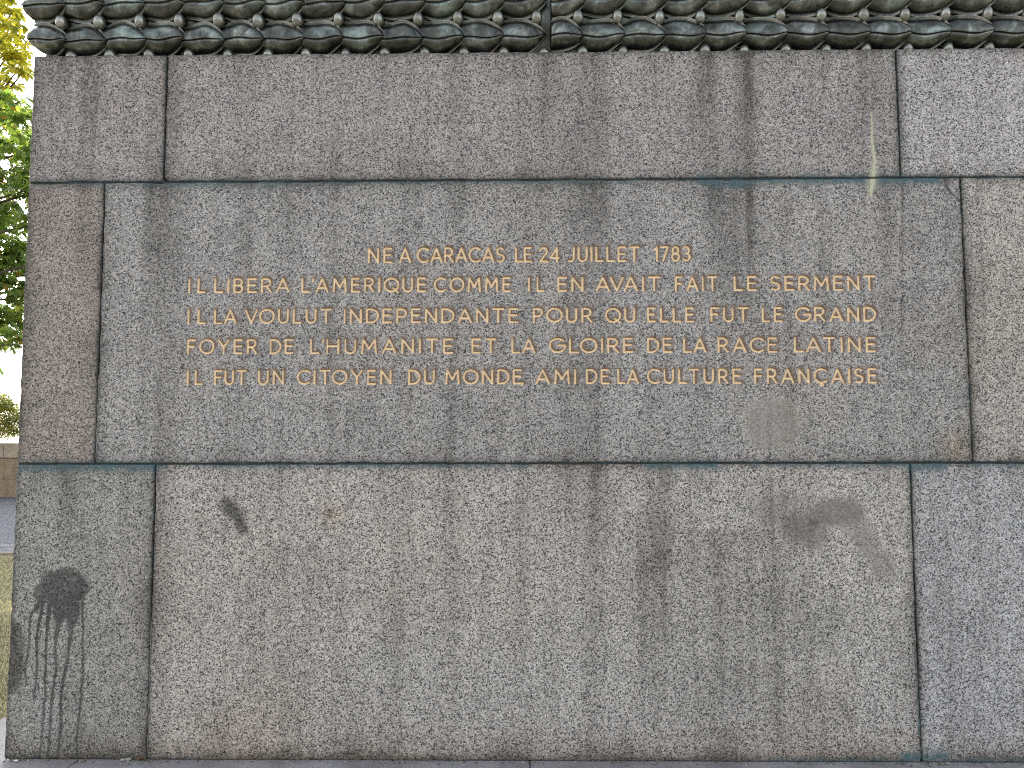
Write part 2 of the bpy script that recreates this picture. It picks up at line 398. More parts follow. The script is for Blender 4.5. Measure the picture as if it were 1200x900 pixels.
cl = px_clumps([(2, 468, 11), (10, 476, 12), (24, 484, 9), (4, 478, 13), (14, 490, 11), (0, 496, 14), (22, 494, 8), (20, 503, 8), (8, 505, 11), (-12, 470, 20), (-18, 492, 18)], 62, 1.2, g)
pb = at(-8, 520, 62)
tree('far_tree', 'small sunlit yellowish tree far off above the parapet', (pb.x, 62, 0), (pb.x, 62, 4.6), cl, LEAF_FAR, 5200, .26, .2, palmate=False, seed=8)

# ------------------------------------------------------------------ granite pedestal
XL, XRE = -2.362, 2.44
Z0, Z1, Z2, Z3 = .200, 1.537, 2.879, 3.508
GAP = .0075
PED = empty('granite_pedestal', ((XL+XRE)/2, 1.2, 0))
tag(PED, 'large speckled grey granite monument pedestal with a gilded French inscription', 'pedestal')

# stains and wear, drawn in photo pixels and carried by the stone itself
STREAKS = [  # x, half width, y0, y1, strength
    (73, 8, 62, 125, .35), (103, 13, 62, 205, .55), (120, 8, 62, 150, .25), (150, 6, 62, 120, .2), (206, 10, 66, 160, .30), (300, 16, 62, 110, .15), (452, 10, 62, 130, .18),
    (533, 12, 60, 165, .38), (585, 10, 60, 120, .2), (640, 17, 60, 225, .52), (697, 19, 60, 185, .40), (760, 14, 60, 120, .2), (828, 15, 58, 230, .60), (872, 14, 58, 235, .66), (920, 9, 58, 120, .2), (967, 9, 58, 130, .3), (1012, 8, 58, 200, .38), (1090, 12, 56, 120, .12),
    (95, 7, 214, 330, .42), (60, 12, 214, 300, .12), (190, 22, 214, 380, .42), (175, 8, 214, 330, .2), (530, 14, 214, 300, .28), (640, 14, 214, 300, .36), (700, 26, 214, 310, .42), (740, 10, 214, 280, .25), (834, 13, 214, 370, .52), (857, 18, 214, 420, .62), (878, 7, 214, 420, .5), (1030, 14, 214, 330, .22), (1057, 2.2, 214, 480, .62), (1049, 8, 214, 350, .2), (330, 30, 214, 300, .14), (430, 20, 214, 290, .15),
    (80, 13, 546, 670, .42), (40, 10, 546, 600, .3), (150, 8, 546, 620, .2), (775, 22, 545, 800, .36), (765, 32, 600, 960, .34), (905, 22, 560, 960, .25), (700, 20, 545, 800, .25), (330, 16, 545, 600, .15), (655, 18, 545, 640, .2), (850, 50, 620, 990, .38), (450, 12, 545, 620, .14), (1140, 20, 545, 620, .12)]
DRIPS = [([(51, 698), (36, 720), (33.6, 757), (31, 803)], 2.0, 1.5), ([(50, 706), (46.7, 726), (43.6, 775), (40, 818)], 2.2, 1.7), ([(60, 708), (57, 730), (54.5, 751), (51, 813), (47, 889)], 3.4, 1.6),
         ([(74, 708), (69, 730), (66, 760), (62, 819), (57.6, 889)], 6.0, 1.9), ([(87, 708), (84, 735), (80, 769), (73, 819), (68, 889)], 4.6, 2.0), ([(97, 700), (96, 730), (95, 776), (93, 832), (89.5, 886)], 1.9, 1.3)]
TEAL = [(390, 750, 213, 3.5, .45), (815, 1100, 211, 5, 1.), (830, 880, 215, 6, .8), (200, 330, 216, 6, .45), (35, 390, 216, 5, .3), (20, 190, 547, 6, .85), (230, 460, 545, 4, .55), (440, 620, 545, 4, .5), (755, 850, 545, 6, .75), (1060, 1110, 546, 6, .9), (880, 1060, 544, 4, .45), (1130, 1210, 544, 4, .6), (1055, 1112, 887, 8, .9), (900, 1200, 892, 4, .5)]

def paint(X, Z, e, tone):
    px, py = topix(X, Z)
    n1 = fbm(X*6, Z*6, 11); n2 = fbm(X*22, Z*22, 21, 3); ny = fbm(X*30, Z*1.3, 31, 3)
    grime = np.zeros_like(X); teal = grime.copy(); wet = grime.copy(); smear = grime.copy(); lime = grime.copy(); rust = grime.copy(); crack = grime.copy()
    for (x, hw, y0, y1, s) in STREAKS:
        m = (np.abs(px-x) < hw*2.6+6) & (py > y0-3) & (py < y1+.3*(y1-y0))
        if not m.any(): continue
        xx = x+(fbm(Z[m]*2+x, X[m]*0, 5, 2)-.5)*5+(py[m]-450)/450*0
        w = np.exp(-((px[m]-xx)/hw)**2*1.3); fall = 1-sstep(y0, y1+.25*(y1-y0), py[m]); 
        soft = sstep(y0-3, y0+2, py[m])
        grime[m] += .95*w*fall*soft*s*(.55+.9*ny[m])
    grime += .62*np.exp(-e/.014)*(.5+n1)+.30*np.exp(-e/.045)*(.2+1.2*n1)
    grime += .13*sstep(.48, .75, n1)+.14*sstep(.5, .75, ny)+.22*sstep(.5, .78, fbm(X*9, Z*.45, 61, 3))
    # foot of the wall
    foot = np.exp(-(Z-Z0)/.05)*(Z < Z1); grime += .55*foot*(.6+.8*n1)
    rust += .35*np.exp(-np.clip(Z-Z0, 0, 9)/.09)*(Z < Z1)
    for (x0, x1, y, hw, s) in TEAL:
        m = (px > x0-10) & (px < x1+10) & (np.abs(py-y) < hw*3)
        teal[m] = np.maximum(teal[m], s*np.exp(-((py[m]-y)/hw)**2)*sstep(x0-8, x0+8, px[m])*(1-sstep(x1-8, x1+8, px[m]))*(.3+1.3*n2[m]))
    # vertical joint lines: thin greenish black edge
    teal += .35*np.exp(-e/.006)*sstep(.4, .6, n2)
    # wet splash with drips on the lower left block
    wob = (n2-.5)*.34+(n1-.5)*.12
    q = np.hypot((px-74)/30, (py-689)/25)+wob; wet = np.maximum(wet, (1-sstep(.80, 1.10, q))*(.72+.4*n2))
    q = np.hypot((px-53)/14, (py-694)/13)+wob; wet = np.maximum(wet, .8*(1-sstep(.85, 1.15, q)))
    q = np.hypot((px-84)/10, (py-712)/22)+wob; wet = np.maximum(wet, .95*(1-sstep(.85, 1.1, q)))
    q = np.hypot((px-70)/9, (py-712)/22)+wob; wet = np.maximum(wet, .95*(1-sstep(.85, 1.1, q)))
    for (pl, w0, w1) in DRIPS:
        L = len(pl)-1
        for k in range(L):
            (xa, ya), (xb, yb) = pl[k], pl[k+1]
            m = (px > min(xa, xb)-14) & (px < max(xa, xb)+14) & (py > ya-12) & (py < yb+12)
            if not m.any(): continue
            d, t = segdist(px[m]+(n2[m]-.5)*2.2+(fbm(Z[m]*7+pl[0][0], Z[m]*0, 9, 3)-.5)*7, py[m], xa, ya, xb, yb); f = (k+t)/L
            w = w1+(w0-w1)*np.clip(1-f*2.2, 0, 1)
            wet[m] = np.maximum(wet[m], (1-sstep(w*.7, w*1.25, d))*(1-.18*f)*(.78+.45*n1[m]))
    d, t = segdist(px, py, 42, 714, 52, 697); wet = np.maximum(wet, 1.2*(1-sstep(1.5, 4, d)))
    # dark rubbed marks
    d, t = segdist(px, py, 266, 589, 284, 617); wet = np.maximum(wet, .95*(1-sstep(2, 13, d+(n2-.5)*9)))
    for (x, y, r, s) in ((302, 605, 3, .5), (324, 607, 3, .6), (328, 617, 3, .5), (386, 600, 6, .5), (380, 612, 4, .4), (297, 656, 3, .5), (276, 114+50, 3, .6), (278, 165, 2.6, .8), (384, 577, 3, .4)):
        wet = np.maximum(wet, s*(1-sstep(r*.4, r*1.3, np.hypot(px-x, py-y))))
    d = np.hypot((px-15)/16, (py-770)/46)+(n1-.5)*.6; grime += .75*(1-sstep(.7, 1.1, d))*(py < 812+(n2*6))
    # patches where graffiti was ground off: grain lost
    q = np.hypot((px-905)/33, (py-497)/32)+(n1-.5)*.3+(n2-.5)*.25; smear = np.maximum(smear, .72*(1-sstep(.75, 1.1, q)))
    lime += .10*np.exp(-((q-.98)/.13)**2)
    for (x0, y0, x1, y1, r, s) in ((934, 618, 952, 628, 22, .64), (958, 602, 996, 600, 17, .76), (992, 604, 1014, 634, 17, .58), (1014, 638, 1036, 666, 16, .52), (900, 598, 950, 602, 24, .34)):
        d, t = segdist(px, py, x0, y0, x1, y1); d = d+(n2-.5)*12+(n1-.5)*10; k = s*(1-sstep(r*.5, r*1.15, d)); smear = np.maximum(smear, k); grime += .46*k*(s > .6)+.18*k*(s < .6)
    # whitish run over the upper joint
    pl = [(1021, 132, .5), (1022, 165, 1.0), (1025, 188, 1.5), (1023, 207, 2.6), (1022, 213, 3.6), (1021, 230, .8)]
    for (xa, ya, wa), (xb, yb, wb) in zip(pl[:-1], pl[1:]):
        d, t = segdist(px+(n2-.5)*1.5, py, xa, ya, xb, yb); w = wa+(wb-wa)*t; lime = np.maximum(lime, .8*(1-sstep(w*.5, w*1.3+.6, d)))
        lime = np.maximum(lime, .30*(1-sstep(w, w*3.2, d))*(py > 170))
    # hairline scratches near the writing
    for (xa, ya, xb, yb) in ((471, 392, 459, 418), (1050, 470, 1060, 520), (340, 118, 346, 119)):
        d, t = segdist(px, py, xa, ya, xb, yb); lime = np.maximum(lime, .16*(1-sstep(.6, 1.6, d)))
    # cracked corner
    pl = [(1107, 211), (1110, 219), (1116, 228), (1122, 233), (1128, 239)]
    for (xa, ya), (xb, yb) in zip(pl[:-1], pl[1:]):
        d, t = segdist(px+(n2-.5)*2, py, xa, ya, xb, yb); crack = np.maximum(crack, .8*(1-sstep(.5, 1.9, d)))
    rust += .45*np.exp(-(((px-1122)/20)**2+((py-524)/22)**2)); rust += .16*np.exp(-(((px-260)/110)**2+((py-850)/70)**2))+.5*np.exp(-(((px-1079)/7)**2+((py-889)/6)**2))
    rust += .3*np.exp(-(((px-390)/14)**2+((py-604)/16)**2)); rust += .10*sstep(.5, .8, fbm(X*1.7, Z*1.7, 77))
    a = np.stack([np.clip(grime, 0, 1), np.clip(teal, 0, 1), np.clip(wet, 0, 1), np.clip(smear, 0, 1)], -1)
    b = np.stack([np.clip(lime, 0, 1), np.clip(rust, 0, 1), np.clip(crack, 0, 1), np.zeros_like(lime)], -1)
    c = np.ones(X.shape+(4,)); c[..., :3] = np.array(tone)
    return a, b, c

def lines(lo, hi, step, extra=()):
    e = [0, .0012, .0028, .005, .0075, .0105, .014, .02]
    base = list(np.linspace(lo+.025, hi-.025, max(2, int((hi-lo-.05)/step)+1)))
    l = [lo+k for k in e]+[hi-k for k in e]+base
    for (a, b, s) in extra:
        l = [q for q in l if not (a < q < b)]+list(np.linspace(a, b, int((b-a)/s)+2))
    return np.unique(np.round(np.array(l), 6))

def block_front(x0, x1, z0, z1, xs, zs, tone, rc=.02, seed=0, engrave=None):
    X, Z = np.meshgrid(xs, zs, indexing='ij')
    cx, cz, hx, hz = (x0+x1)/2, (z0+z1)/2, (x1-x0)/2, (z1-z0)/2
    wob = (fbm(X*20+seed, Z*20, 41, 4)-.5)*.011
    rc = np.where((X < cx) & (Z < cz), rc, .004)
    qx = np.abs(X-cx)-(hx-rc); qz = np.abs(Z-cz)-(hz-rc)
    sd = np.hypot(np.maximum(qx, 0), np.maximum(qz, 0))+np.minimum(np.maximum(qx, qz), 0)-rc
    e0 = -sd; e = e0+wob*np.exp(-np.clip(e0, 0, 1)/.02)
    r = .007
    t = np.clip(e, 0, r); dep = r-np.sqrt(np.maximum(r*r-(r-t)**2, 0))
    dep = dep+np.clip(-e, 0, .02)*3.0
    dep = dep+(fbm(X*3, Z*3, 51, 2)-.5)*.0022
    dep = np.minimum(dep, .05)
    if engrave is not None: dep = dep+engrave
    A, B, Cc = paint(X, Z, np.clip(e0, 0, 9), tone)
    return X, Z, dep, A, B, Cc

def add_attr(me, name, arr):
    at_ = me.attributes.new(name, 'FLOAT_COLOR', 'POINT'); at_.data.foreach_set('color', np.asarray(arr, np.float32).ravel())

def stone_block(x0, x1, z0, z1, depth, tone, rc=.02, seed=0, step=.005, xext=(), zext=(), engrave=None, label=None):
    xs = lines(x0, x1, step, xext); zs = lines(z0, z1, step, zext)
    nx, nz = len(xs), len(zs)
    eng = None; lab = None
    if engrave:
        eng, lab, shade_halo = engrave(xs, zs)
    X, Z, dep, A, B, Cc = block_front(x0, x1, z0, z1, xs, zs, tone, rc, seed, eng)
    if engrave: B[..., 3] = shade_halo*np.clip(.45+1.1*fbm(X*25, Z*25, 88, 3), 0, 1)
    v = np.stack([X, dep, Z], -1).reshape(-1, 3)
    id_ = np.arange(nx*nz).reshape(nx, nz)
    q = np.stack([id_[:-1, :-1], id_[1:, :-1], id_[1:, 1:], id_[:-1, 1:]], -1).reshape(-1, 4)
    parts = []
    if lab is not None:
        lf = np.minimum(np.minimum(lab[:-1, :-1], lab[1:, :-1]), np.minimum(lab[1:, 1:], lab[:-1, 1:])).ravel()
        for k in range(1, lab.max()+1): parts.append((k, q[lf == k]))
        q = q[lf == 0]
    # sides run back from the rim
    rim = np.concatenate([id_[:, 0], id_[-1, 1:], id_[-2::-1, -1], id_[0, -2:0:-1]])
    nb = len(rim); back = v[rim].copy(); back[:, 1] = depth
    v2 = np.concatenate([v, back]); bi = nx*nz+np.arange(nb)
    sq = np.stack([rim, bi, np.roll(bi, -1), np.roll(rim, -1)], -1)
    me = mesh_np('stone_block', v2, np.concatenate([q, sq]))
    for nm, arr in (('stain_a', A), ('stain_shade_b', B), ('tint', Cc)):
        f = arr.reshape(-1, 4); add_attr(me, nm, np.concatenate([f, f[rim]]))
    o = link('stone_block', me, GRANITE, PED)
    if label: o['label'] = label
    for (k, qq) in parts:
        u, inv = np.unique(qq, return_inverse=True)
        lm = mesh_np('inscribed_word', v[u], inv.reshape(-1, 4))
        a_ = lm.attributes.new('depth', 'FLOAT', 'POINT'); a_.data.foreach_set('value', (eng.reshape(-1)[u]/EDEPTH).astype(np.float32))
        lo = bpy.data.objects.new('inscribed_word', lm); C.objects.link(lo); lm.materials.append(GILT); lo.parent = o
        lm.polygons.foreach_set('use_smooth', np.ones(len(lm.polygons), bool))
        lo['label'] = 'gilded engraved capitals reading ' + WORDS[k-1]
    return o

# ------------------------------------------------------------------ the inscription: single-stroke geometric capitals, cut as V grooves
def arc(cx, cy, rx, ry, a0, a1, n=14):
    return [(cx+rx*math.cos(math.radians(a0+(a1-a0)*i/n)), cy+ry*math.sin(math.radians(a0+(a1-a0)*i/n))) for i in range(n+1)]
def bowl(x0, xr, y0, y1):                                # half round to the right from a stem
    h = (y1-y0)/2; st = max(x0, xr-h*.95)
    return [(x0, y1), (st, y1)]+arc(st, (y0+y1)/2, xr-st, h, 90, -90, 10)+[(x0, y0)]
G = {
    'I': (0., [[(0, 0), (0, 1)]]), 'L': (.46, [[(0, 1), (0, 0), (.46, 0)]]),
    'E': (.48, [[(.46, 1), (0, 1), (0, 0), (.48, 0)], [(0, .53), (.42, .53)]]), 'F': (.45, [[(.45, 1), (0, 1), (0, 0)], [(0, .52), (.40, .52)]]),
    'N': (.62, [[(0, 0), (0, 1), (.62, 0), (.62, 1)]]), 'A': (.74, [[(0, 0), (.37, 1), (.74, 0)], [(.13, .30), (.61, .30)]]),
    'V': (.74, [[(0, 1), (.37, 0), (.74, 1)]]), 'M': (.82, [[(0, 0), (.06, 1), (.41, .32), (.76, 1), (.82, 0)]]),
    'T': (.60, [[(0, 1), (.60, 1)], [(.30, 1), (.30, 0)]]), 'H': (.66, [[(0, 0), (0, 1)], [(.66, 0), (.66, 1)], [(0, .52), (.66, .52)]]),
    'Y': (.68, [[(0, 1), (.34, .48), (.68, 1)], [(.34, .48), (.34, 0)]]),
    'U': (.58, [[(0, 1), (0, .30)]+arc(.29, .30, .29, .30, 180, 360)+[(.58, 1)]]),
    'J': (.34, [[(.34, 1), (.34, .24)]+arc(.10, .24, .24, .24, 0, -120, 10)]),
    'O': (.92, [arc(.46, .5, .46, .5, 0, 360, 30)]), 'Q': (.92, [arc(.46, .5, .46, .5, 0, 360, 30), [(.58, .26), (.90, -.06)]]),
    'C': (.78, [arc(.46, .5, .46, .5, 48, 312, 24)]), 'Ç': (.78, [arc(.46, .5, .46, .5, 48, 312, 24), [(.48, 0), (.45, -.10)]+arc(.46, -.17, .09, .07, 80, -130, 7)]),
    'G': (.88, [arc(.46, .5, .46, .5, 46, 360, 26)+[(.52, .5)]]),
    'D': (.68, [bowl(0, .68, 0, 1)+[(0, 1)]]), 'B': (.50, [bowl(0, .46, .53, 1), bowl(0, .50, 0, .53), [(0, 0), (0, 1)]]),
    'P': (.52, [bowl(0, .52, .44, 1), [(0, 0), (0, 1)]]), 'R': (.56, [bowl(0, .52, .46, 1), [(0, 0), (0, 1)], [(.26, .46), (.56, 0)]]),
    'S': (.50, [arc(.25, .755, .23, .245, 35, 270, 12)+arc(.25, .255, .25, .255, 90, -140, 13)[1:]]),
    '1': (.16, [[(0, .84), (.16, 1), (.16, 0)]]), '7': (.50, [[(0, 1), (.50, 1), (.14, 0)]]),
    '8': (.50, [arc(.25, .76, .20, .24, 0, 360, 20), arc(.25, .27, .25, .27, 0, 360, 22)]), '3': (.46, [arc(.22, .76, .20, .24, 140, -90, 12), arc(.22, .27, .24, .26, 90, -145, 13)]),
    '2': (.52, [arc(.25, .74, .24, .26, 165, -25, 12)+[(0, 0), (.52, 0)]]), '4': (.56, [[(.44, 0), (.44, 1), (0, .27), (.56, .27)]]),
    "'": (.06, [[(.06, 1.0), (.0, .80)]]), ',': (.05, [[(.05, .02), (0, -.12)]]),
}
# words as read off the photograph: (word, first px, last px); (y of baseline, y of cap line) at px 620
TEXT = [
    ((306.2, 290.2), [('NE', 432.1, 458.5), ('A', 468.6, 480.4), ('CARACAS', 489.3, 590.3), ('LE', 604.5, 622.5), ('24', 632.8, 654.5), ('JUILLET', 666.8, 748.2), ('1783', 767.3, 808.2)]),
    ((340.8, 325.4), [('IL', 221.5, 239.5), ('LIBERA', 252, 338), ("L'AMERIQUE", 354, 498.2), ('COMME', 509.3, 597.6), ('IL', 619.5, 637), ('EN', 654.3, 682.5), ('AVAIT', 699.2, 772.5), ('FAIT', 792, 839.8), ('LE', 861, 886), ('SERMENT', 903.8, 1025)]),
    ((377.2, 361.8), [('IL', 220.5, 239.5), ('LA', 251.6, 275.8), ('VOULUT', 287.7, 387.2), ('INDEPENDANTE', 403.6, 606.2), ('POUR', 625.3, 693), ("QU", 710, 743.4), ('ELLE', 759.4, 812.4), ('FUT', 833.7, 876.4), ('LE', 894, 916), ('GRAND', 933, 1026)]),
    ((412.9, 397.2), [('FOYER', 220.3, 299.8), ('DE', 316.8, 342.6), ("L'HUMANITE", 364, 529.8), ('ET', 553.6, 580.4), ('LA', 600.3, 626.2), ('GLOIRE', 644.2, 741), ('DE', 759.6, 786.4), ('LA', 801.8, 826.6), ('RACE', 842.2, 909.8), ('LATINE', 931.8, 1025.7)]),
    ((449.2, 433.6), [('IL', 219.5, 236), ('FUT', 251.6, 287.3), ('UN', 303.2, 331.2), ('CITOYEN', 348.5, 457.6), ('DU', 479.3, 508), ('MONDE', 522.8, 610.6), (',', 611.6, 613), ('AMI', 628.7, 674), ('DE', 688, 713), ('LA', 724.6, 747.4), ('CULTURE', 759.4, 868), ('FRANÇAISE', 885.2, 1026.6)]),
]
WORDS = [('a small comma' if w == ',' else w) for _, ws in TEXT for (w, _, _) in ws]
EDEPTH, HW = .0105, .0060
def engrave(xs, zs):
    D = np.zeros((len(xs), len(zs)), np.float32); lab = np.zeros(D.shape, np.int32); shade_halo = D.copy(); wid = 0
    gl = random.Random(4)
    for li, ((yb, yt), words) in enumerate(TEXT):
        zb, zt = wz(620, yb), wz(620, yt); H = zt-zb
        for (wd, pa, pb_) in words:
            xa, xb = wx(pa, (yb+yt)/2), wx(pb_, (yb+yt)/2); wid += 1
            ws = [G[c][0] for c in wd]; sp = []
            for c, d in zip(wd[:-1], wd[1:]):
                s = 1.
                if c in 'AVYTL' and d in 'AVYTO': s = .6
                if c in 'OCQGD' or d in 'OCQG': s *= .85
                if c in "'," or d in "',": s = .55
                if c+d in ('AV', 'VA'): s = .3
                sp.append(s)
            S_ = sum(sp); tot = (xb-xa)/H
            fs = 1.0
            gap = (tot-sum(ws)*fs)/S_ if S_ else 0
            if S_ and gap < .20: fs = (tot-.20*S_)/sum(ws); gap = .20
            if S_ and gap > .46: fs = (tot-.46*S_)/max(sum(ws), .1) if sum(ws) > .8 else 1.; fs = min(fs, 1.25); gap = (tot-sum(ws)*fs)/S_
            if not S_ and ws[0]: fs = 1. if wd == ',' else tot/ws[0]
            x = xa
            for ci, ch in enumerate(wd):
                dy = gl.uniform(-.012, .012)*H
                for pl in G[ch][1]:
                    pts = [(x+p[0]*H*fs, zb+p[1]*H+dy) for p in pl]
                    for (x0, z0), (x1, z1) in zip(pts[:-1], pts[1:]):
                        i0, i1 = np.searchsorted(xs, [min(x0, x1)-HW, max(x0, x1)+HW]); j0, j1 = np.searchsorted(zs, [min(z0, z1)-HW, max(z0, z1)+HW])
                        d, _ = segdist(xs[i0:i1, None], zs[None, j0:j1], x0, z0, x1, z1)
                        e = np.clip(1-d/HW, 0, 1); e = np.minimum(e*1.15, 1)
                        D[i0:i1, j0:j1] = np.maximum(D[i0:i1, j0:j1], e)
                        lab[i0:i1, j0:j1][e > .08] = wid
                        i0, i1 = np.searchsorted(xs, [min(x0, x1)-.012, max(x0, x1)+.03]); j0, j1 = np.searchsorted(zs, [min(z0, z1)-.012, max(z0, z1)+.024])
                        d, _ = segdist(xs[i0:i1, None]-.0085, zs[None, j0:j1]-.0055, x0, z0, x1, z1)  # shifted right and up: paints the grooves' shaded side onto the stone
                        shade_halo[i0:i1, j0:j1] = np.maximum(shade_halo[i0:i1, j0:j1], np.exp(-(d/.0092)**2))
                x += ws[ci]*H*fs+(sp[ci]*gap*H if ci < len(sp) else 0)
    return D*EDEPTH, lab, shade_halo

tx0, tx1 = wx(214, 380), wx(1031, 380)
zx = [(wz(620, yb+4.5), wz(620, yt-2), .0017) for ((yb, yt), _) in TEXT]
g2 = GAP/2
T = dict(r1l=(.94, .875, .845), r1m=(.955, .90, .865), r1r=(1.22, 1.175, 1.165), r2l=(.90, .80, .72), r2m=(.975, .94, .915), r2r=(1.15, 1.08, 1.0), r3l=(.90, .88, .835), r3m=(1.20, 1.14, 1.085), r3r=(1.19, 1.18, 1.20))
jx = dict(a=-1.713, d=1.793, b=-1.9955, e=2.074, c=-1.710, f=1.788)
stone_block(XL, jx['a']-g2, Z2+g2, Z3, .62, T['r1l'], .006, 1, label='upper left corner stone')
stone_block(jx['a']+g2, jx['d']-g2, Z2+g2, Z3, .60, T['r1m'], .034, 2, label='wide upper stone with dark rain streaks and a whitish run')
stone_block(jx['d']+g2, XRE, Z2+g2, Z3, .62, T['r1r'], .012, 3, label='pale upper right corner stone')
stone_block(XL, jx['b']-g2, Z1+g2, Z2-g2, .62, T['r2l'], .012, 4, label='narrow brownish stone left of the inscription')
stone_block(jx['b']+g2, jx['e']-g2, Z1+g2, Z2-g2, .60, T['r2m'], .012, 5, step=.007, xext=[(tx0, tx1, .0019)], zext=zx, engrave=engrave, label='large stone carrying the gilded inscription')
stone_block(jx['e']+g2, XRE, Z1+g2, Z2-g2, .62, T['r2r'], .012, 6, label='narrow pale stone right of the inscription')
stone_block(XL, jx['c']-g2, Z0, Z1-g2, .62, T['r3l'], .012, 7, step=.0042, label='lower left corner stone with a dark dripping splash')
stone_block(jx['c']+g2, jx['f']-g2, Z0, Z1-g2, .60, T['r3m'], .014, 8, label='largest lower stone with rubbed dark marks')
stone_block(jx['f']+g2, XRE, Z0, Z1-g2, .62, T['r3r'], .012, 9, label='bluish lower right corner stone')
# the sides and back of the pedestal
YB = 2.45
for (z0, z1) in ((Z0, Z1-g2), (Z1+g2, Z2-g2), (Z2+g2, Z3)):
    for (xa, xb) in ((XL, XL+.55), (XRE-.55, XRE)):
        for (ya, yb) in ((.626, 1.53), (1.536, YB)):
            bm_ = box_mesh('stone_block', (xa, ya, z0), (xb, yb, z1), .008)
            add_attr(bm_, 'tint', np.ones((len(bm_.vertices), 4))); link('stone_block', bm_, GRANITE, PED, False)
link('mortar_core', box_mesh('mortar_core', (XL+.03, .035, Z0+.004), (XRE-.03, YB-.02, Z3-.01)), DARK, PED, False)
for zc_ in (Z1, Z2):
    link('joint_filler', box_mesh('joint_filler', (XL+.004, .0065, zc_-g2-.001), (XRE-.004, .034, zc_+g2+.001)), JOINT, PED, False)
for xj, za, zb in ((jx['a'], Z2, Z3), (jx['d'], Z2, Z3), (jx['b'], Z1, Z2), (jx['e'], Z1, Z2), (jx['c'], Z0, Z1), (jx['f'], Z0, Z1)):
    link('joint_filler', box_mesh('joint_filler', (xj-g2-.001, .018, za+.006), (xj+g2+.001, .034, zb-.006)), DARK, PED, False)
def bead(xj, za, zb, mat, off, rad, seed):
    q = random.Random(seed); n_ = 16
    pts = [(xj+off+q.uniform(-.001, .001), .012+q.uniform(-.002, .002), za+(zb-za)*i/n_) for i in range(n_+1)]
    v, f = tube(pts, [rad*q.uniform(.5, 1.25) for _ in pts], 6)
    link('mortar_bead', mesh_np('mortar_bead', v, f), mat, PED)
GREYM = plain('grey_mortar', (.30, .30, .28), .9, .35, 60); TEALM = plain('verdigris_mortar', (.16, .26, .25), .9, .4, 60)
bead(jx['c'], Z0+.01, Z0+.62, GREYM, -.0015, .0028, 1); bead(jx['b'], Z1+.012, Z1+.42, GREYM, -.001, .0022, 2); bead(jx['f'], Z0+.01, Z0+.42, TEALM, -.001, .0028, 3); bead(jx['e'], Z1+.012, Z1+.5, GREYM, 0, .0018, 4); bead(jx['d'], Z2+.02, Z3-.1, TEALM, -.001, .0014, 5)
# ledge the wall stands on
sx = [XL-.36, wx(92, 893), wx(621, 893), wx(1150, 893), XRE+.36]
for xa, xb in zip(sx[:-1], sx[1:]):
    link('ledge_stone', box_mesh('ledge_stone', (xa+.0015, -.36, -.05), (xb-.0015, YB+.3, Z0-.0005), .008), SLAB, PED, False)
# upper stone behind and above the bronze
link('cap_stone', box_mesh('cap_stone', (XL+.12, .12, Z3+.001), (XRE-.12, YB-.1, Z3+2.6), .01), SLAB, PED, False)

# ------------------------------------------------------------------ bronze laurel moulding
RB, ZC, OFF = .60, .28, .004
YC = RB-OFF
def tor(u, phi, h):                                      # u along the wall, phi up the torus, h proud of it
    return u, YC-(RB+h)*math.cos(phi), Z3+ZC+(RB+h)*math.sin(phi)
PITCH_X = .1925
PHI = [-.325, -.072, .181]
RUB = []; DIRT = []
def leaf_mesh(row, seed, clip_lo=None, clip_fn=None, bulge=1.0):
    """one laurel leaf: tip at u=0 pointing right, body running left; cupped lip, split midrib"""
    q = random.Random(seed)
    L = .262+q.uniform(-.006, .008); Wd = .080+q.uniform(-.003, .003); H = (.046 if row == 0 else .038)*bulge*q.uniform(.9, 1.1)
    us = [0, .004, .012, .028, .055, .085, .12, .16, .21, .27, .34, .42, .5, .58, .66, .74, .82, .9, 1.0]
    ts = [-1.04, -1, -.965, -.92, -.86, -.78, -.66, -.52, -.38, -.24, -.12, -.06, -.03, -.012, 0, .012, .03, .06, .12, .24, .38, .52, .66, .78, .86, .92, .965, 1, 1.04]
    bend = q.uniform(-.006, .006); dent = [(q.uniform(.2, .7), q.uniform(-.7, .7), q.uniform(.1, .2), q.uniform(-.006, .004)) for _ in range(3)]
    skew = q.uniform(-.08, .08)
    v = []; RUB.clear(); DIRT.clear()
    for s in us:                                         # s: 0 tip .. 1 base
        w = Wd*((math.sin(min(1, s/.46)*math.pi/2))**.86 if s < .46 else 1-.38*((s-.46)/.54)**1.8)
        w = max(w, .0015)
        for t in ts:
            vv = t*w; u = -s*L; a = abs(t)
            dome = H*max(0, 1-(a/.845)**2.1)**.74*(1-math.exp(-((s+.004)/.075)**1.8))
            h = .034*(1-s)**1.25+dome
            if a > .84: h += .014*min(1, (a-.84)/.06)*(1-.5*s)-.003          # turned-up lip
            if a > 1.0: h -= .040                                        # outer edge falls away to the bed
            h += .004*math.exp(-(t/.03)**2)*(1-.5*s)-(.0075*math.exp(-((t+.05)/.028)**2)*min(1, s*9))
            h += .003 if t > 0 else 0
            for (du, dt, dr, da) in dent: h += da*math.exp(-((s-du)/dr)**2-((t-dt)/(dr*2))**2)
            if s == 0 : h = .034-.010
            v.append((u+skew*vv, vv+bend*math.sin(s*3.4)+.004*math.sin(s*9+seed), max(h, -.02)))
            RUB.append((1. if t > 0 else .5)*max(0, 1-1.5*s) if (.85 < a <= 1.0 or s == 0) else (.3 if abs(t) < .02 else 0.))
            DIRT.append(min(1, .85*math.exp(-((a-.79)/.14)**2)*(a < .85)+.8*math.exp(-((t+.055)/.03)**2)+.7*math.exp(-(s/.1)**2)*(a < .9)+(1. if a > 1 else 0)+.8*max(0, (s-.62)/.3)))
    n = len(ts); f = [(i*n+j, i*n+j+1, (i+1)*n+j+1, (i+1)*n+j) for i in range(len(us)-1) for j in range(n-1)]
    return v, f
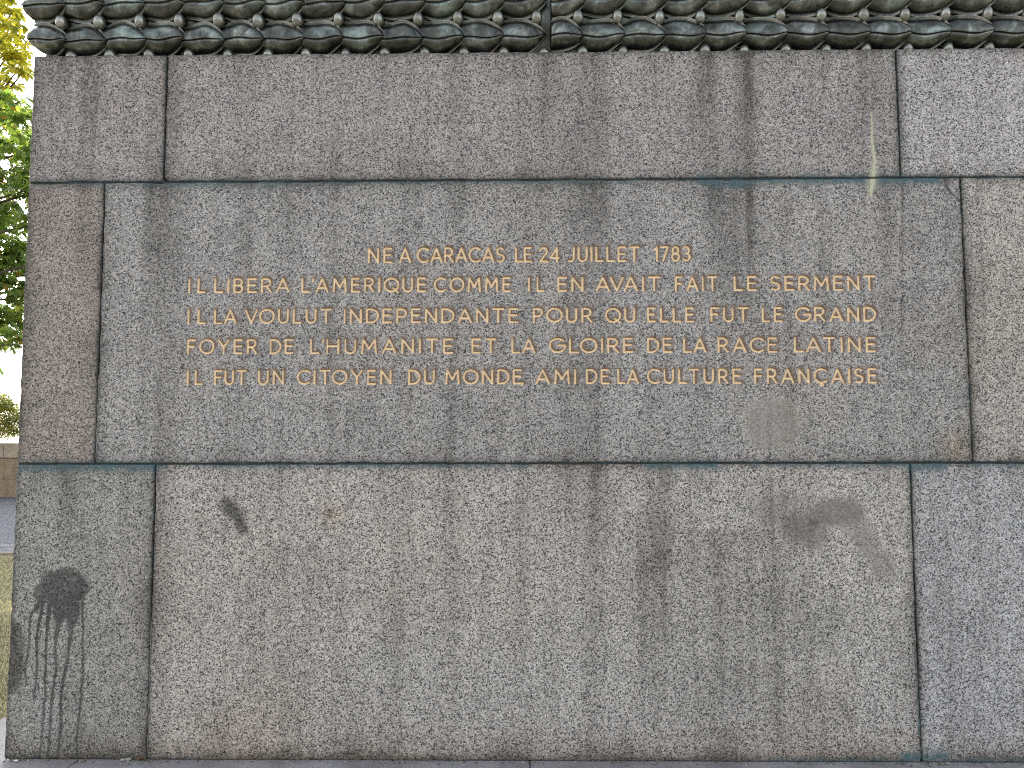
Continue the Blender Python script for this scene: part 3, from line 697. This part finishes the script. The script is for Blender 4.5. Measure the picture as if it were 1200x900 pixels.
def place(v, phi0, x0, clip=None):
    o = []
    for (u, vv, h) in v:
        x, y, z = tor(u+x0, phi0+vv/RB, h)
        if clip: x = clip(x, y)
        o.append((x, y, z))
    return o
corner = lambda x, y: max(x, XL+y+.001)
XS = wx(645.5, 30)                                       # casting seam
def bronze_leaf(parent, phi0, row, x0, seed, clip=None, mesh=None):
    if mesh is None:
        v, f = leaf_mesh(row, seed); w = place(v, phi0, 0 if clip is None else x0, clip)
        me = mesh_np('laurel_leaf', w, f)
        me.attributes.new('rubbed', 'FLOAT', 'POINT').data.foreach_set('value', np.array(RUB, np.float32))
        me.attributes.new('dirt', 'FLOAT', 'POINT').data.foreach_set('value', np.clip(np.array(DIRT, np.float32), 0, 1))
    else: me = mesh
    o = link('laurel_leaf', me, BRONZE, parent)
    if clip is None: o.location = (x0, 0, 0)
    return o, me
def berry_mesh(phi0, seed, low):
    q = random.Random(seed); bm = bmesh.new(); bmesh.ops.create_uvsphere(bm, u_segments=20, v_segments=14, radius=1)
    rx, rz, ry = .029*q.uniform(.9, 1.1), .035*q.uniform(.92, 1.08), .030
    tl = q.uniform(.1, .35)
    for v in bm.verts:
        a, b, c = v.co.x*rx, v.co.z*rz, -v.co.y*ry
        a, b = a*math.cos(tl)+b*-math.sin(tl)*-.6, b*math.cos(tl)-a*math.sin(tl)
        v.co = Vector(tor(a, phi0+b/RB, .022+c))
    bmesh.ops.recalc_face_normals(bm, faces=bm.faces); me = bpy.data.meshes.new('berry'); bm.to_mesh(me); bm.free()
    me.attributes.new('rubbed', 'FLOAT', 'POINT').data.foreach_set('value', np.full(len(me.vertices), .45, np.float32))
    return me
leaf_var = {(r, k): None for r in range(3) for k in range(5)}
berry_var = {}
def core(parent, xa, xb, clip, side=False):
    v = []; f = []; nu = 2
    ph = [-.50+i*.05 for i in range(22)]
    for x in (xa, xb):
        for p in ph:
            a = tor(x, p, -.006); xx = clip(a[0], a[1]) if clip else a[0]
            v.append((xx, a[1], a[2]))
    n = len(ph); f = [(i, i+1, n+i+1, n+i) for i in range(n-1)]
    me = mesh_np('moulding_core', v, f); me.attributes.new('dirt', 'FLOAT', 'POINT').data.foreach_set('value', np.full(len(v), .55, np.float32))
    link('moulding_core', me, BRONZE, parent)
def run(parent, tips, seam_clip):
    q = random.Random(len(tips)*7+3)
    for i, x in enumerate(tips):
        first = i == 0
        for row in range(3):
            xo = x+q.uniform(-.004, .004)+(.006 if row == 1 else 0)
            if first: bronze_leaf(parent, PHI[row], row, xo, 90+row+(0 if x < 0 else 40), seam_clip)
            else:
                k = q.randrange(5); o, me = bronze_leaf(parent, PHI[row], row, xo, 10*row+k, None, leaf_var[(row, k)]); leaf_var[(row, k)] = me
                o.location.z = q.uniform(-.003, .003)
        for bi, ph in enumerate((-.452, -.197)):
            k = (bi, q.randrange(4))
            if k not in berry_var: berry_var[k] = berry_mesh(ph, 5*k[1]+bi, bi == 0)
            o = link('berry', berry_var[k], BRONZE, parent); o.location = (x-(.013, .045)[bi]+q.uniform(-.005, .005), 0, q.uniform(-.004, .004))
t0 = wx(83, 46); tipsL = [t0+PITCH_X*i for i in range(13) if t0+PITCH_X*i < XS-.012]
BL = empty('bronze_moulding', (-1.1, YC, Z3)); tag(BL, 'bronze laurel leaf moulding on top of the pedestal, left length turning the corner', 'moulding', 'bronze laurel mouldings along the top')
run(BL, tipsL, corner); core(BL, XL-.2, XS-.0015, lambda x, y: max(x, XL+y+.001))
BR = empty('bronze_moulding', (1.3, YC, Z3)); tag(BR, 'bronze laurel leaf moulding on top of the pedestal, right length beyond the cast seam', 'moulding', 'bronze laurel mouldings along the top')
t1 = wx(687, 46); tipsR = [t1+PITCH_X*i*1.012 for i in range(13)]
tipsR = [t for t in tipsR if t < XRE+.05]
run(BR, tipsR, lambda x, y: max(x, XS+.0015)); core(BR, XS+.0015, XRE+.02, None)

# ------------------------------------------------------------------ small things on the ledge
def flake(name, x, y, s, mat, label, cat, seed, lift=.006, group=None):
    q = random.Random(seed); n = 9; v = []; f = []
    for lay in (0, 1):
        for k in range(n):
            a = 2*math.pi*k/n; r = s*q.uniform(.55, 1.0) if lay == 0 else 0
            if lay == 0: v.append((x+r*math.cos(a)*1.7, y+r*math.sin(a)*.6, Z0+.002+lift*q.random()))
            else: v.append((v[k][0], v[k][1], v[k][2]+.0025))
    bm = bmesh.new(); vs = [bm.verts.new(p) for p in v]
    bm.faces.new(vs[n:]); bm.faces.new(vs[:n][::-1])
    for k in range(n): bm.faces.new((vs[k], vs[(k+1) % n], vs[n+(k+1) % n], vs[n+k]))
    me = bpy.data.meshes.new(name); bm.to_mesh(me); bm.free()
    tag(link(name, me, mat, None, False), label, cat, group)
DRY = plain('dry_leaf', (.13, .07, .035), .8, .4, 40); PALE = plain('pale_flake', (.62, .60, .54), .8, .15, 50); GREYF = plain('grey_flake', (.26, .25, .22), .85, .3, 50)
flake('dry_leaf', wx(167, 889), -.012, .016, DRY, 'brown dried leaf scrap at the foot of the left joint', 'leaf', 2, .016)
flake('mortar_crumb', wx(150, 889), -.016, .017, GREYF, 'grey mortar crumb left of the brown leaf scrap on the ledge', 'crumb', 5, .008)
flake('paint_flake', wx(24, 893), -.03, .008, PALE, 'larger white flake on the ledge below the dripping splash', 'flake', 3)
flake('paint_flake', wx(13, 892), -.02, .004, PALE, 'tiny white flake left of the larger one on the ledge', 'flake', 4)

def grit():
    q = np.random.default_rng(12); n = 420
    x = np.where(q.random(n) < .55, q.uniform(XL, XRE, n), q.choice([wx(p, 890) for p in (28, 100, 160, 172, 460, 545, 620, 722, 1062, 1083, 1100)], n)+q.normal(0, .03, n))
    y = -np.abs(q.normal(0, .018, n))-.003; r = q.uniform(.0015, .0055, n)
    v = np.zeros((n, 5, 3)); a0 = q.uniform(0, 6.28, n)
    for k in range(4):
        rr = r*q.uniform(.7, 1.3, n); v[:, k, 0] = x+rr*np.cos(a0+k*1.57)*1.4; v[:, k, 1] = y+rr*np.sin(a0+k*1.57); v[:, k, 2] = Z0+.0002
    v[:, 4, 0] = x; v[:, 4, 1] = y; v[:, 4, 2] = Z0+r*.9
    o = np.arange(n)[:, None]*5
    t = np.concatenate([o+np.array(f) for f in ((0, 1, 4), (1, 2, 4), (2, 3, 4), (3, 0, 4))])
    m, nn, l, b, out_ = newmat('grit'); gg = nn.new('ShaderNodeNewGeometry')
    l.new(ramp(nn, l, gg.outputs['Random Per Island'], [(0., (.03, .03, .025)), (.45, (.12, .10, .06)), (.7, (.10, .13, .07)), (1., (.42, .40, .36))]), b.inputs['Base Color']); b.inputs['Roughness'].default_value = .95
    tag(link('grit', mesh_np('grit', v.reshape(-1, 3), np.zeros((0, 4)), t), m, None, False), 'loose grit and crumbs scattered along the foot of the wall on the ledge', 'grit', kind='stuff')
grit()
